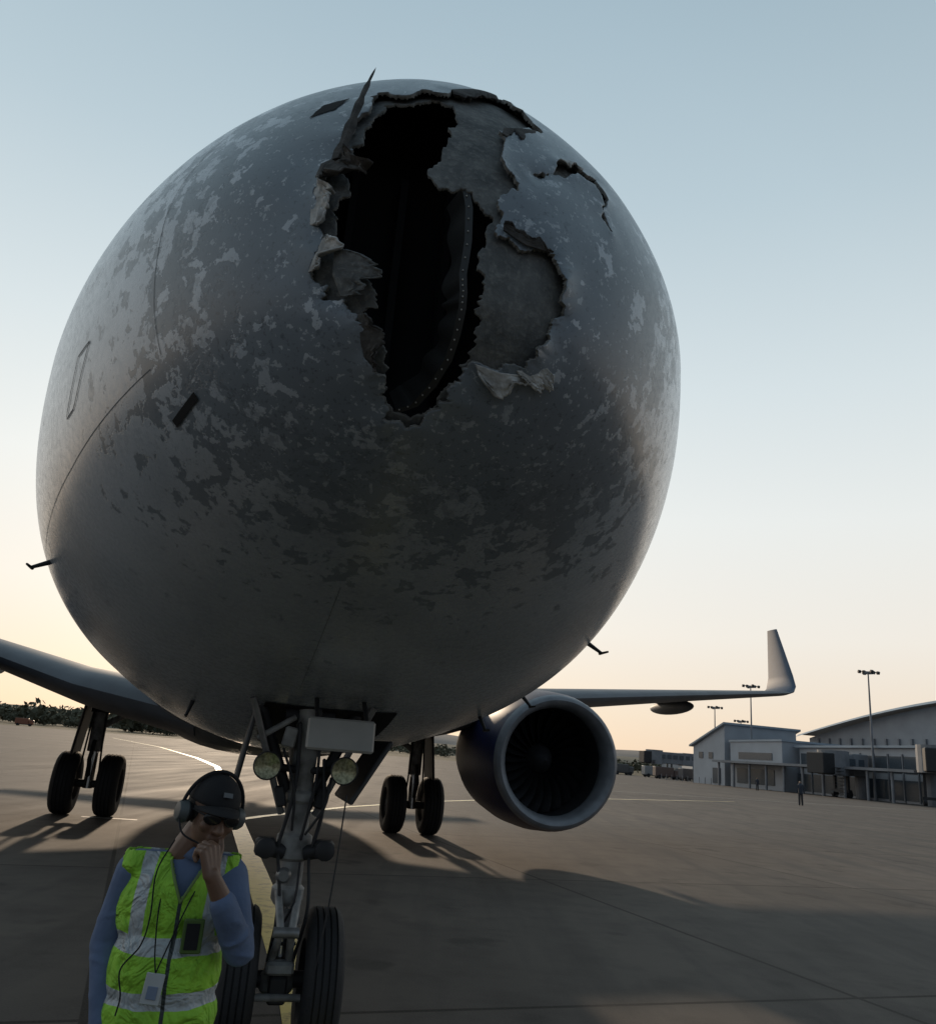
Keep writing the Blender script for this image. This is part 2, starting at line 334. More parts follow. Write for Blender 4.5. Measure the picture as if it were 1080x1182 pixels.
def flap(name,base,dirv,length,curl,mt,seed,nseg=46):
    r=np.random.default_rng(seed);base=poly(base);d=np.array(dirv,float);d/=np.hypot(*d)
    seg=np.hypot(*(np.diff(base,axis=0).T));cum=np.r_[0,np.cumsum(seg)];tt=np.linspace(0,cum[-1],nseg)
    P=np.stack([np.interp(tt,cum,base[:,0]),np.interp(tt,cum,base[:,1])],1)
    prof=np.sin(np.linspace(.12,math.pi-.12,nseg))**.5
    walk=np.zeros(nseg)
    for f_,a_ in ((3,.22),(7,.16),(15,.10),(30,.06)): walk+=a_*np.interp(np.linspace(0,f_,nseg),np.arange(f_+2),r.normal(size=f_+2))
    Ln=length*np.clip(prof*(1+walk),.08,1.3);ms=12;V=[]
    for j in range(ms+1):
        q=j/ms;uvp=P+d*(Ln*q)[:,None]*(1-.25*abs(curl)/(.3)*q)
        S1=suv(uvp[:,0],uvp[:,1]);N1=nuv(uvp[:,0],uvp[:,1])
        h=.004+curl*q**1.7*(1+.35*np.interp(np.linspace(0,7,nseg),np.arange(9),r.normal(size=9)))+.004*vnoise(uvp[:,0],uvp[:,1],90,seed)*q
        V.append(S1+N1*h[:,None])
    V=np.array(V).reshape(-1,3);b=MB()
    b.add(list(map(tuple,V)),[(j*nseg+i,j*nseg+i+1,(j+1)*nseg+i+1,(j+1)*nseg+i) for j in range(ms) for i in range(nseg-1)])
    o=b.obj(name,[mt],plane,ang=80);md=o.modifiers.new('t','SOLIDIFY');md.thickness=.006;md.offset=0
    return o
flap('torn_flap_1',"-210,60 -206,84 -186,100",(1,-.2),.055,.05,m_flapd,1)
flap('torn_flap_2',"-206,-12 -210,20 -206,55",(1,-.1),.030,.030,m_flapw,2)
flap('torn_flap_3',"-197,-72 -194,-50 -188,-25",(1,.35),.028,.022,m_flapw,3)
flap('torn_flap_4',"-152,-100 -168,-70 -172,-36",(1,.1),.046,.012,m_core,4)
flap('torn_flap_5',"-92,-205 -112,-165 -125,-122",(.95,.3),.028,.015,m_flapd,5)
flap('torn_flap_6',"8,-166 35,-172 66,-168",(.35,-1),.032,.018,m_flapw,6)
flap('torn_flap_7',"55,-163 75,-158 98,-148",(.75,-1),.036,.022,m_flapw,7)
flap('torn_flap_9',"125,182 150,195 172,196",(.4,-1),.014,.012,m_flapw,9)
flap('torn_flap_10',"-44,283 0,312 57,349",(.5,-1),.030,-.012,m_flapd,10)
flap('torn_flap_11',"40,205 60,214 100,234",(-.3,-1),.022,-.004,m_flapd,13)
flap('torn_flap_12',"30,50 60,34 98,26",(-.1,1),.014,.014,m_flapd,14)
b=MB()
p0=Vector(suv(-.186,.092))+Vector(nuv(-.186,.092))*.01;p1=Vector(suv(-.150,.24))+Vector(nuv(-.150,.24))*.10
sl_=Vector((1,0,.25)).normalized();V=[];ns=14
for i in range(ns+1):
    q=i/ns;c_=p0.lerp(p1,q)+Vector((0,-.03,.012))*math.sin(q*3.1);wd=(.042*(1-q)**.8+.001)*(1+.25*math.sin(i*2.1));th=Vector((0,-.010*(1-q)-.001,0));V+=[c_-sl_*wd*.5,c_+th,c_+sl_*wd*.6,c_-th]
b.add(V,[(i*4+j,i*4+(j+1)%4,(i+1)*4+(j+1)%4,(i+1)*4+j) for i in range(ns) for j in range(4)]+[(0,1,2,3)])
b.obj('torn_sliver',[m_flapd],plane)
def ribbon_uv(b,pts,wd,off=.003,m=0,closed=False,step=.01):
    P=np.array(pts,float)
    if closed:P=np.vstack([P,P[:1]])
    seg=np.hypot(*(np.diff(P,axis=0).T));cum=np.r_[0,np.cumsum(seg)];nn=max(2,int(cum[-1]/step));tt=np.linspace(0,cum[-1],nn)
    Q=np.stack([np.interp(tt,cum,P[:,0]),np.interp(tt,cum,P[:,1])],1)
    S1=suv(Q[:,0],Q[:,1]);N1=nuv(Q[:,0],Q[:,1]);T=np.gradient(S1,axis=0);B=np.cross(T,N1);B/=np.linalg.norm(B,axis=1,keepdims=True)+1e-9
    A=S1+N1*off+B*wd/2;C=S1+N1*off-B*wd/2
    b.add(list(map(tuple,np.concatenate([A,C]))),[(i,i+1,nn+i+1,nn+i) for i in range(nn-1)],m)
b=MB()
th_=np.linspace(rad(140),rad(205),60);ribbon_uv(b,np.stack([.425*np.cos(th_),.425*np.sin(th_)],1),.0030,.0015)
ribbon_uv(b,[(-.40,-.20),(-.577,-.305),(-.9,-.45)],.0035,.0015)
ribbon_uv(b,[(-.05,-.55),(-.06,-.8)],.003,.0015)
ribbon_uv(b,[(-.55,-.10),(-.58,-.11),(-.60,-.21),(-.575,-.20)],.008,closed=True,m=1)
b.obj('panel_seams',[m_seam,m_seamd],plane,smooth=False)
def patch(b,s0,s1,t0,t1,off=.004,ns=8,ntt=8,m=0,rnd=.25):
    V=[]
    for i in range(ns+1):
        for j in range(ntt+1):
            a=i/ns*2-1;c=j/ntt*2-1
            aa=a*math.sqrt(1-rnd*c*c/1.2);cc=c*math.sqrt(1-rnd*a*a/1.2)
            s_=(s0+s1)/2+(s1-s0)/2*aa;t_=(t0+t1)/2+(t1-t0)/2*cc
            p=surf(s_,t_);e=.01;n_=np.cross(surf(s_+e,t_)-surf(s_-e,t_),surf(s_,t_+e)-surf(s_,t_-e));n_/=np.linalg.norm(n_);
            if np.dot(n_,p-np.array([0,s_+1,3.4]))<0:n_=-n_
            V.append(tuple(p+n_*off))
    b.add(V,[(i*(ntt+1)+j,i*(ntt+1)+j+1,(i+1)*(ntt+1)+j+1,(i+1)*(ntt+1)+j) for i in range(ns) for j in range(ntt)],m)
m_glass=mat('window_glass',(.012,.014,.016),.08,var=.1)
b=MB()
for t0,t1,s0,s1 in((91.5,118,2.3,3.2),(62,88.5,2.3,3.2),(120,142,2.6,3.7),(38,60,2.6,3.7),(144,158,3.2,4.2),(22,36,3.2,4.2)): patch(b,s0,s1,rad(t0),rad(t1),.006,rnd=.15)
for i in range(40):
    s0=7+i*.53
    if 14.3<s0<15.4: continue
    for t0 in (8,167): patch(b,s0,s0+.23,rad(t0),rad(t0+6),.004,4,4,rnd=.9)
b.obj('cockpit_and_cabin_windows',[m_glass],plane)
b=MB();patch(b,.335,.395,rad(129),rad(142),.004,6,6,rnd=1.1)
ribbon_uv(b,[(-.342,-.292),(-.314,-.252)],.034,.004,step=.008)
patch(b,2.95,4.5,rad(-98),rad(-82),.006,8,4,rnd=0)  # flat black patches paint the darkness of slots and gear well; no holes cut
b.obj('painted_skin_openings',[m_black],plane)
b=MB()
for th0,th1 in((rad(-22),rad(26)),(rad(154),rad(202))):
    for (sa,sb,ta,tb) in((4.9,4.93,th0,th1),(5.75,5.78,th0,th1),(4.9,5.78,th1-.008,th1),(4.9,5.78,th0,th0+.008)):
        patch(b,sa,sb,ta,tb,.004,6,14,rnd=0)
b.obj('passenger_door_outline',[m_seamd],plane)
b=MB()
for (u,v) in((-.749,-.427),(-.315,-.875),(.434,-.831),(.677,-.714),(.703,-.494)):
    p=Vector(suv(u,v));n_=Vector(nuv(u,v));q=p+n_*.10+Vector((0,-.03,0))
    b.cyl(p-n_*.01,q,.016,.010,8);b.capsule(q+Vector((0,.03,0)),q+Vector((0,-.10,0)),.010,.007,8)
b.obj('pitot_probes',[m_dark],plane)
b=MB();nn=40;st=[(10.2,.70,-.1),(10.9,.93,.06),(12,1.02,.18),(14,1.06,.24),(17,1.06,.24),(19,1.0,.18),(21,.8,.0)];V=[]
for s_,wx,dz in st:
    for i in range(nn):
        t=2*math.pi*i/nn;x=2.12*wx*abs(math.cos(t))**.8*np.sign(math.cos(t));z=2.75+(1.05+dz)*wx*math.copysign(abs(math.sin(t))**.75,math.sin(t))*(1 if math.sin(t)<0 else .6)
        V.append((x,s_,z))
b.add(V,[(k_*nn+i,k_*nn+(i+1)%nn,(k_+1)*nn+(i+1)%nn,(k_+1)*nn+i) for k_ in range(len(st)-1) for i in range(nn)]+[tuple(range(nn)),tuple((len(st)-1)*nn+i for i in range(nn))])
m_wing=mat('wing_grey_paint',(.13,.145,.165),.55,var=.3,scale=1.5)
m_belly=mat('belly_paint',(.17,.185,.205),.5,var=.3,scale=1.2)
b.obj('belly_fairing',[m_belly],plane,ang=60)
def airfoil(n=14):
    xs=[.5*(1-math.cos(math.pi*i/n)) for i in range(n+1)]
    t=lambda x:5*(.2969*math.sqrt(x)-.126*x-.3516*x*x+.2843*x**3-.1036*x**4)
    return [(x,t(x)) for x in xs]+[(x,-t(x)*.75) for x in xs[-2:0:-1]]
def loft(b,st,sx,m=0):
    A=airfoil();n=len(A);V=[]
    for (x,s_,z,ch,tc_,cant) in st:
        up=Vector((-math.sin(rad(cant)),0,math.cos(rad(cant))))
        for (a,t) in A:
            p=Vector((x,s_+a*ch,z))+up*(t*tc_*ch);V.append((p.x*sx,p.y,p.z))
    F=[(k_*n+i,k_*n+(i+1)%n,(k_+1)*n+(i+1)%n,(k_+1)*n+i) for k_ in range(len(st)-1) for i in range(n)]+[tuple(range(n)),tuple((len(st)-1)*n+i for i in range(n))]
    if sx<0:F=[f[::-1] for f in F]
    b.add(V,F,m)
wst=[(1.2,10.9,1.95,7.6,.13,0),(3.2,12.2,2.30,6.0,.125,5),(5.4,13.65,2.90,4.5,.12,6),(10.5,17.0,3.60,3.2,.11,6),(15.9,20.6,4.33,1.85,.10,8)]
wl=[(15.9,20.6,4.33,1.85,.10,8),(16.25,20.85,4.42,1.75,.10,25),(16.5,21.1,4.62,1.6,.10,50),(16.62,21.4,5.0,1.35,.09,72),(16.8,22.45,6.67,.55,.08,80)]
m_wlet=mat('winglet_blue_paint',(.05,.085,.14),.55,var=.2)
m_eng=mat('nacelle_blue_paint',(.012,.017,.065),.45,var=.3,spec=.3)
m_lip=mat('nacelle_lip_metal',(.27,.28,.30),.5,.3,var=.3,scale=5)
m_fan=mat('fan_titanium',(.06,.06,.065),.4,.7)
m_duct=mat('duct_liner',(.035,.035,.038),.6)
def wheel(b,c,ax,R,wd,hub=.5):
    c=Vector(c);h=wd/2
    pr=[(-h*.55,R*hub),(-h*.9,R*(hub+.06)),(-h,R*.74),(-h*.97,R*.86),(-h*.8,R*.955)]
    for x in(-.5,-.17,.17,.5): pr+=[(h*(x-.05),R*1.0),(h*(x-.035),R*.975),(h*(x+.035),R*.975),(h*(x+.05),R*1.0)]
    pr+=[(h*.8,R*.955),(h*.97,R*.86),(h,R*.74),(h*.9,R*(hub+.06)),(h*.55,R*hub)]
    b.lathe(pr,c,ax,40,0,False)
    for sg in(-1,1):
        b.lathe([(0,.001),(h*.15,R*.12),(h*.42,R*.15),(h*.40,R*.28),(h*.12,R*.34),(h*.15,R*.42),(h*.55,R*hub),(h*.62,R*(hub+.03))],c,Vector(ax)*sg,24,1,False)
        a,bb,x=frame(ax)
        for i in range(8):
            t=i*math.pi/4;b.cyl(c+x*sg*h*.12+(a*math.cos(t)+bb*math.sin(t))*R*.38,c+x*sg*h*.2+(a*math.cos(t)+bb*math.sin(t))*R*.38,R*.035,m=2,n=8)
for sx in(1,-1):
    b=MB();loft(b,wst,sx);b.obj('wing',[m_wing],plane,ang=50)
    b=MB();loft(b,wl,sx);b.obj('winglet',[m_wlet],plane,ang=50)
    b=MB()
    for (x,s_,z,L) in((5.9,17.2,2.85,1.7),(11.1,19.3,3.52,1.25)):
        b.ell((x*sx,s_,z-.10),(.14,L,.20))
    b.obj('flap_track_fairings',[m_wing],plane)
    ex=4.62 if sx>0 else 5.85
    b=MB();ec=(ex*sx,11.05,1.70);ax=(0,1,.03)
    b.lathe([(.42,.90),(.25,.87),(.10,.90),(.02,.95),(0,1.00),(.02,1.04),(.06,1.07),(.13,1.09)],ec,ax,64,1,False)
    b.lathe([(.13,1.09),(.3,1.125),(.9,1.18),(1.6,1.19),(2.4,1.13),(3.1,.98),(3.5,.84),(3.45,.80),(2.8,.7)],ec,ax,64,0,False)
    b.lathe([(.42,.90),(1.0,.92),(1.6,.9)],ec,ax,64,3,False)
    b.lathe([(1.25,.9),(1.26,.001)],ec,ax,64,5,False)
    b.lathe([(3.0,.62),(4.0,.50),(4.6,.34),(4.6,.001)],ec,ax,40,2,False);b.lathe([(4.3,.3),(5.0,.02)],ec,ax,24,2,False)
    b.lathe([(.62,.002),(.68,.08),(.82,.18),(1.02,.26),(1.15,.28)],ec,ax,32,3,False)
    a,bb,x=frame(ax);o=Vector(ec)
    for i in range(24):
        t0=2*math.pi*i/24;V=[]
        for q in range(7):
            r=.25+(.90-.25)*q/6;tw=.10+.75*(q/6);chd=.30+.1*math.sin(q/6*3)
            for e in(-.5,0,.5):
                ang_=t0+e*chd*math.sin(tw+.35)/r*.75+.12*(q/6)**2;d=1.02+e*chd*math.cos(tw)*.7-.02*(1-4*e*e)
                V.append(o+x*d+(a*math.cos(ang_)+bb*math.sin(ang_))*r)
        b.add(V,[(q*3+j,q*3+j+1,q*3+j+4,q*3+j+3) for q in range(6) for j in range(2)],4)
    b.obj('engine',[m_eng,m_lip,m_steel,m_duct,m_fan,m_black],plane,ang=40)
    b=MB();b.add([(sx*ex+dx,y,z) for dx in(-.16,.16) for (y,z) in((11.9,2.86),(13.4,3.0),(14.4,3.05),(16.0,2.9),(15.2,2.45),(13.6,2.62))],[(0,1,2,3,4,5),(11,10,9,8,7,6)]+[(i,(i+1)%6,6+(i+1)%6,6+i) for i in range(6)]);b.obj('engine_pylon',[m_belly],plane,smooth=False)
    b=MB();gx,gy=3.25*sx,16.1
    wheel(b,(gx-.40,gy,.585),(1,0,0),.585,.42);wheel(b,(gx+.40,gy,.585),(1,0,0),.585,.42)
    b.cyl((gx-.5,gy,.585),(gx+.5,gy,.585),.075,m=4)
    b.cyl((gx,gy,.5),(gx,gy,1.35),.09,m=3);b.cyl((gx,gy,1.2),(gx,gy-.05,2.7),.14,m=2);b.cyl((gx,gy,1.95),(gx,gy,2.05),.2,m=4)
    b.cyl((gx,gy-.05,1.65),(gx-1.45*sx,gy-.05,2.55),.06,m=2);b.cyl((gx-.1*sx,gy-.12,2.35),(gx-.8*sx,gy-.12,2.2),.035,m=4)
    b.cyl((gx,gy-.2,.75),(gx,gy-.42,1.05),.04,m=4);b.cyl((gx,gy-.42,1.05),(gx,gy-.18,1.4),.04,m=4)
    for dx in(-.10,.10): b.tube([(gx+dx,gy-.15,2.3),(gx+dx*1.4,gy-.2,1.5),(gx+dx*1.8,gy-.16,.8)],.018,m=4)
    b.box((gx+.28*sx,gy+.05,1.85),(.05,.9,1.5),(0,rad(-6*sx),0),m=4,bev=.02)
    b.obj('main_landing_gear',[m_rub,m_steel,m_white,m_chrome,m_dark],plane)
    b=MB();loft(b,[(.3,33.3,4.75,3.6,.1,5),(6.1,36.9,5.1,1.4,.1,6)],sx);b.obj('tailplane',[m_wing],plane,ang=50)
b=MB();A=airfoil();V=[]
for (z,s_,ch) in((5.0,30.5,6.2),(5.9,31.8,5.2),(11.6,36.2,2.0)):
    for (a,t) in A:V.append((t*.1*ch,s_+a*ch,z))
n=len(A);b.add(V,[(k_*n+i,k_*n+(i+1)%n,(k_+1)*n+(i+1)%n,(k_+1)*n+i) for k_ in range(2) for i in range(n)]+[tuple(2*n+i for i in range(n))]);b.obj('tail_fin',[m_wlet],plane,ang=50)
# nose gear
b=MB();gx,gy=-.12,3.09
for sg in(-1,1): wheel(b,(gx+sg*.235,gy,.385),(1,0,0),.385,.22)
b.cyl((gx-.3,gy,.385),(gx+.3,gy,.385),.045,m=4)
b.lathe([(0,.085),(.02,.10),(.10,.10),(.12,.07)],(gx,gy,.32),(0,0,1),20,2)
b.cyl((gx,gy,.40),(gx,gy,.88),.055,m=3,n=20)
b.lathe([(0,.075),(.03,.095),(.09,.095),(.11,.075),(.24,.075),(.26,.105),(.38,.105),(.40,.075),(.56,.075),(.58,.09),(.62,.09),(.64,.072),(1.32,.08)],(gx,gy,.78),(0,-.02,1),24,2)
for sg in(-1,1):
    b.cyl((gx+sg*.05,gy-.08,.50),(gx+sg*.03,gy-.27,.68),.022,m=2);b.cyl((gx+sg*.03,gy-.27,.68),(gx+sg*.06,gy-.09,.86),.022,m=2)
b.cyl((gx-.07,gy-.27,.68),(gx+.07,gy-.27,.68),.028,m=1)
b.box((gx,gy-.11,.47),(.16,.10,.07),m=2,bev=.015);b.box((gx,gy-.13,.36),(.10,.06,.14),m=4,bev=.01)
b.cyl((gx-.13,gy-.16,.33),(gx+.13,gy-.16,.33),.02,m=2)
for i in range(5): b.ell((gx-.06+.03*i,gy-.15,.60-.02*(i%2)),(.013,.012,.013),n=8,k=6,m=4)
b.lathe([(0,.05),(.03,.06),(.05,.04)],(gx+.02,gy-.10,.72),(0,-1,0),16,1);b.lathe([(0,.035),(.02,.045),(.04,.03)],(gx-.045,gy-.10,.95),(0,-1,0),14,1)
for sg in(-1,1):
    b.cyl((gx+sg*.06,gy-.07,1.07),(gx+sg*.19,gy-.10,1.10),.042,.048,m=4);b.lathe([(0,.05),(.02,.062),(.08,.062),(.10,.045)],(gx+sg*.17,gy-.10,1.05),(0,0,1),14,4)
    b.lathe([(0,.045),(.015,.056),(.04,.056),(.05,.04)],(gx+sg*.17,gy-.16,1.10),(0,-1,0),14,4)
    b.cyl((gx+sg*.04,gy,1.30),(gx+sg*.30,gy+.02,1.90),.034,m=4);b.cyl((gx+sg*.10,gy-.02,1.28),(gx+sg*.36,gy-.25,1.93),.02,m=1)
    c_=(gx+sg*.225,gy-.13,1.55);b.lathe([(0,.055),(-.05,.078),(-.09,.082),(-.095,.074)],c_,(0,1,0),26,4,False)
    b.lathe([(-.075,.001),(-.078,.04),(-.084,.074)],c_,(0,1,0),26,5,False)
    b.cyl((gx,gy-.05,1.53),(gx+sg*.2,gy-.08,1.55),.022,m=4)
    b.box((gx+sg*.12,gy-.08,1.38),(.06,.05,.12),(0,rad(15*sg),0),m=4,bev=.01)
    b.box((gx+sg*.11,gy-.10,1.72),(.08,.06,.12),(0,rad(-10*sg),0),m=2,bev=.01)
    b.cyl((gx+sg*.09,gy-.1,1.84),(gx+sg*.30,gy-.12,1.70),.018,m=2)
b.cyl((gx,gy-.06,1.22),(gx,gy+1.25,1.8),.05,m=2);b.cyl((gx-.15,gy,1.85),(gx+.15,gy,1.85),.06,m=4)
for (x1,y1,z1),(x2,y2,z2),r in(((.07,-.1,.50),(.09,-.1,1.05),.010),((-.07,-.1,.50),(-.10,-.11,1.1),.010),((.09,-.1,1.05),(.11,-.12,1.6),.012),((-.1,-.11,1.1),(-.06,-.12,1.8),.012),((.03,-.11,1.15),(.05,-.12,1.9),.009),((-.03,-.12,1.2),(-.14,-.14,1.65),.008),((.05,-.13,1.18),(.16,-.14,1.50),.008),((-.05,-.13,.62),(.04,-.13,1.02),.007)):
    b.tube(catmull([(gx+x1,gy+y1,z1),(gx+(x1+x2)/2+.035,gy+y1-.03,(z1+z2)/2),(gx+x2,gy+y2,z2)],6),r,m=4)
b.obj('nose_landing_gear',[m_rub,m_steel,m_white,m_chrome,m_dark,mat('lamp_lens',(.50,.48,.30),.15,.4,scale=60,col2=(.15,.15,.08))],plane)
b=MB()
b.box((gx-.36,gy+.35,1.66),(.03,1.0,.42),(0,rad(8),0),m=0,bev=.01)
b.box((gx+.40,gy+.25,1.55),(.03,.8,.44),(0,rad(30),0),m=0,bev=.01)
b.box((.02,2.52,1.75),(.38,.03,.18),(rad(-8),0,0),m=1,bev=.012)
for x in(-.12,.16): b.cyl((x,2.54,1.83),(x,2.75,1.96),.014,m=2)
b.obj('nose_gear_doors',[mat('door_grey',(.06,.062,.066),.5),mat('door_plate',(.42,.41,.38),.5,var=.2),m_dark],plane)
b=MB();b.tube(catmull([(.12,2.75,1.42),(.09,2.72,.9),(.03,2.74,.30)],10),.0045,m=0);b.obj('bypass_pin_cable',[m_dark],plane)
# ------------------------------------------------------------------ GROUND
k=NB('apron_concrete')
mp=k.n('ShaderNodeMapping');mp.inputs['Rotation'].default_value=(0,0,rad(-20));k.l(k.tc.outputs['Object'],mp.inputs['Vector']);V_=mp.outputs[0]
br=k.n('ShaderNodeTexBrick');br.offset=0;br.inputs['Scale'].default_value=1;br.inputs['Brick Width'].default_value=6;br.inputs['Row Height'].default_value=6;br.inputs['Mortar Size'].default_value=.03;br.inputs['Mortar Smooth'].default_value=.3
br.inputs['Color1'].default_value=(.84,.84,.84,1);br.inputs['Color2'].default_value=(1.12,1.10,1.08,1);br.inputs['Mortar'].default_value=(.28,.27,.26,1);k.l(V_,br.inputs['Vector'])
na=k.noise(.22,5,.62);nb_=k.noise(1.7,5,.6);nc=k.noise(60,3,.6);st_=k.n('ShaderNodeMapping');st_.inputs['Scale'].default_value=(.7,.05,1);st_.inputs['Rotation'].default_value=(0,0,rad(-14));k.l(k.tc.outputs['Object'],st_.inputs['Vector']);nd=k.noise(1.6,4,.6,st_.outputs[0])
ne_=k.noise(.9,3,.5)
c=k.mix(k.map(na,.3,.7),(.150,.128,.110),(.092,.080,.072));c=k.mix(k.map(nb_,.45,.7,0,.6),c,(.058,.051,.047));c=k.mix(k.map(nd,.48,.66,0,.65),c,(.036,.033,.032))
c=k.mix(k.map(ne_,.62,.68,0,.55),c,(.030,.028,.027))
c=k.mix(1,c,br.outputs[0],'MULTIPLY');c=k.mix(k.map(nc,.3,.7,0,.25),c,(.17,.15,.13))
sp=k.n('ShaderNodeSeparateXYZ');k.l(k.tc.outputs['Object'],sp.inputs[0])
edge=k.math('ADD',sp.outputs[1],k.math('MULTIPLY',na,25))
gr=k.mix(k.map(nb_,.3,.7),(.13,.11,.07),(.09,.08,.05))
far_=k.map(edge,222,226);c=k.mix(far_,c,gr);k.l(c,k.b.inputs['Base Color'])
k.l(k.math('ADD',k.map(nd,.3,.7,.86,.70),k.math('MULTIPLY',far_,.1)),k.b.inputs['Roughness']);k.b.inputs['Specular IOR Level'].default_value=.12
k.bump(k.math('ADD',k.math('MULTIPLY',nc,.5),k.math('MULTIPLY',nb_,.8)),.5,.012)
b=MB();b.add([(-4000,-500,0),(4000,-500,0),(4000,6000,0),(-4000,6000,0)],[(0,1,2,3)]);b.obj('ground',[k.m],smooth=False)
k=NB('worn_yellow_line');a=k.noise(6,5,.7);c=k.mix(k.map(a,.5,.75),(.85,.66,.24),(.22,.18,.12));k.l(c,k.b.inputs['Base Color']);k.b.inputs['Roughness'].default_value=.22;k.b.inputs['Specular IOR Level'].default_value=.9;m_yel=k.m
k=NB('worn_white_line');a=k.noise(6,5,.7);c=k.mix(k.map(a,.4,.66),(.5,.48,.43),(.18,.16,.14));k.l(c,k.b.inputs['Base Color']);k.b.inputs['Roughness'].default_value=.6;m_wl=k.m
def strip(b,P,wd,z=.004,m=0):
    P=[Vector((p[0],p[1],0)) for p in P];A=[];C=[]
    for i,p in enumerate(P):
        t=(P[min(i+1,len(P)-1)]-P[max(i-1,0)]).normalized();nrm=Vector((-t.y,t.x,0));A.append((p+nrm*wd/2+Vector((0,0,z))));C.append((p-nrm*wd/2+Vector((0,0,z))))
    n=len(P);b.add(A+C,[(n+i,n+i+1,i+1,i) for i in range(n-1)],m)
b=MB();strip(b,[(-51,131),(-30,90),(-18,62),(-12.8,48.3),(-8.9,34.9),(-5.6,23),(-2.6,12.5),(-.9,6.5),(.3,1.5),(1,-4)],.30)
strip(b,[(-4.6,17.5),(-4.1,20),(-2.8,25),(-.5,31),(3,38),(9,47),(20,60)],.2,.008)
b.obj('taxiway_centre_line',[m_yel],smooth=False)
b=MB();strip(b,[(-6.9,16.9),(-5.9,17.1)],.15);strip(b,[(8,60),(30,72),(60,90)],.2);strip(b,[(-40,80),(-8,88),(20,95)],.2);b.obj('apron_marking',[m_wl],smooth=False)
# ------------------------------------------------------------------ TERMINAL
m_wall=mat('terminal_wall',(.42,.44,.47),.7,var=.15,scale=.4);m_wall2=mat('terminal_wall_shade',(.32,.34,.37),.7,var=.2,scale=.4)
m_roof=mat('metal_roof',(.36,.41,.46),.5,.1,var=.2,scale=.3);m_gl=mat('terminal_glass',(.08,.10,.12),.2);m_frm=mat('jetbridge_grey',(.24,.25,.27),.6,var=.3,scale=.8)
term=empty('terminal_building',(48,155,0),math.atan2(-42,12))
def roofblock(b,x0,x1,y0,y1,h0,h1,m=0,mr=1,ov=.6):
    b.add([(x0,y0,0),(x1,y0,0),(x1,y1,0),(x0,y1,0),(x0,y0,h0),(x1,y0,h1),(x1,y1,h1),(x0,y1,h0)],[(0,1,5,4),(1,2,6,5),(2,3,7,6),(3,0,4,7),(4,5,6,7)],m)
    t=.35;b.add([(x0-ov,y0-ov,h0+.03),(x1+ov,y0-ov,h1+.03),(x1+ov,y1+ov,h1+.03),(x0-ov,y1+ov,h0+.03),(x0-ov,y0-ov,h0+t),(x1+ov,y0-ov,h1+t),(x1+ov,y1+ov,h1+t),(x0-ov,y1+ov,h0+t)],[(0,1,5,4),(1,2,6,5),(2,3,7,6),(3,0,4,7),(4,5,6,7),(3,2,1,0)],mr)
b=MB()
roofblock(b,-15.5,-6.5,7,16,6.2,9.4);roofblock(b,-5,5,-1,14,6.4,10.4);roofblock(b,6,20,-.5,18,7.4,7.6,ov=.2);roofblock(b,21,50,2,22,6.8,7.2)
for x in np.arange(-14.5,-7,2.2): b.box((x,6.95,3.6),(1.2,.14,1.6),m=2)
for x in(-2.4,.8): b.box((x,-1.05,5.0),(1.3,.14,1.1),m=2)
b.box((13,-.55,5.2),(9,.14,1.1),m=2);b.box((13,-.55,1.9),(10,.14,2.4),m=2);b.box((2.6,-1.05,1.6),(2.4,.14,2.6),m=2)
for x in np.arange(22.5,49,2.6): b.box((x,1.95,4.9),(2.1,.14,2.2),m=2);b.box((x+1.3,1.9,3.2),(.2,.2,6.2),m=3)
for x in np.arange(7,50,4.3): b.cyl((x,-3.5,0),(x,-3.5,3.8),.2,m=3)
b.box((28,-2.0,4.0),(44,4.4,.35),m=3);b.box((35,2.0,1.6),(29,.12,2.6),m=2)
for x in np.arange(-14.5,4.5,1.9): b.box((x,-2.2,.55),(.08,.08,1.1),m=3)
b.obj('terminal_block',[m_wall,m_roof,m_gl,m_frm],term,smooth=False)
b=MB();V=[];nn=26
hz=lambda q:9.2+6.9*math.sin(math.pi*(q*.72+.04))
for y,dz in((22.5,0),(23.2,.5),(60,.5)):
    for i in range(nn+1):
        q=i/nn;V.append((-6+76*q,y,hz(q)+dz))
b.add(V,[(r_*(nn+1)+i,r_*(nn+1)+i+1,(r_+1)*(nn+1)+i+1,(r_+1)*(nn+1)+i) for i in range(nn) for r_ in(0,1)],0)
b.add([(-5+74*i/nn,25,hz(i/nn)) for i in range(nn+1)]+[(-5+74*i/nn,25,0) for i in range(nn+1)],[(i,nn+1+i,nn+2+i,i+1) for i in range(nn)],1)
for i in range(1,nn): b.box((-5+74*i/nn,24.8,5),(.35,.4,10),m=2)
b.obj('curved_roof_hall',[m_roof,m_wall2,m_frm],term,smooth=False)
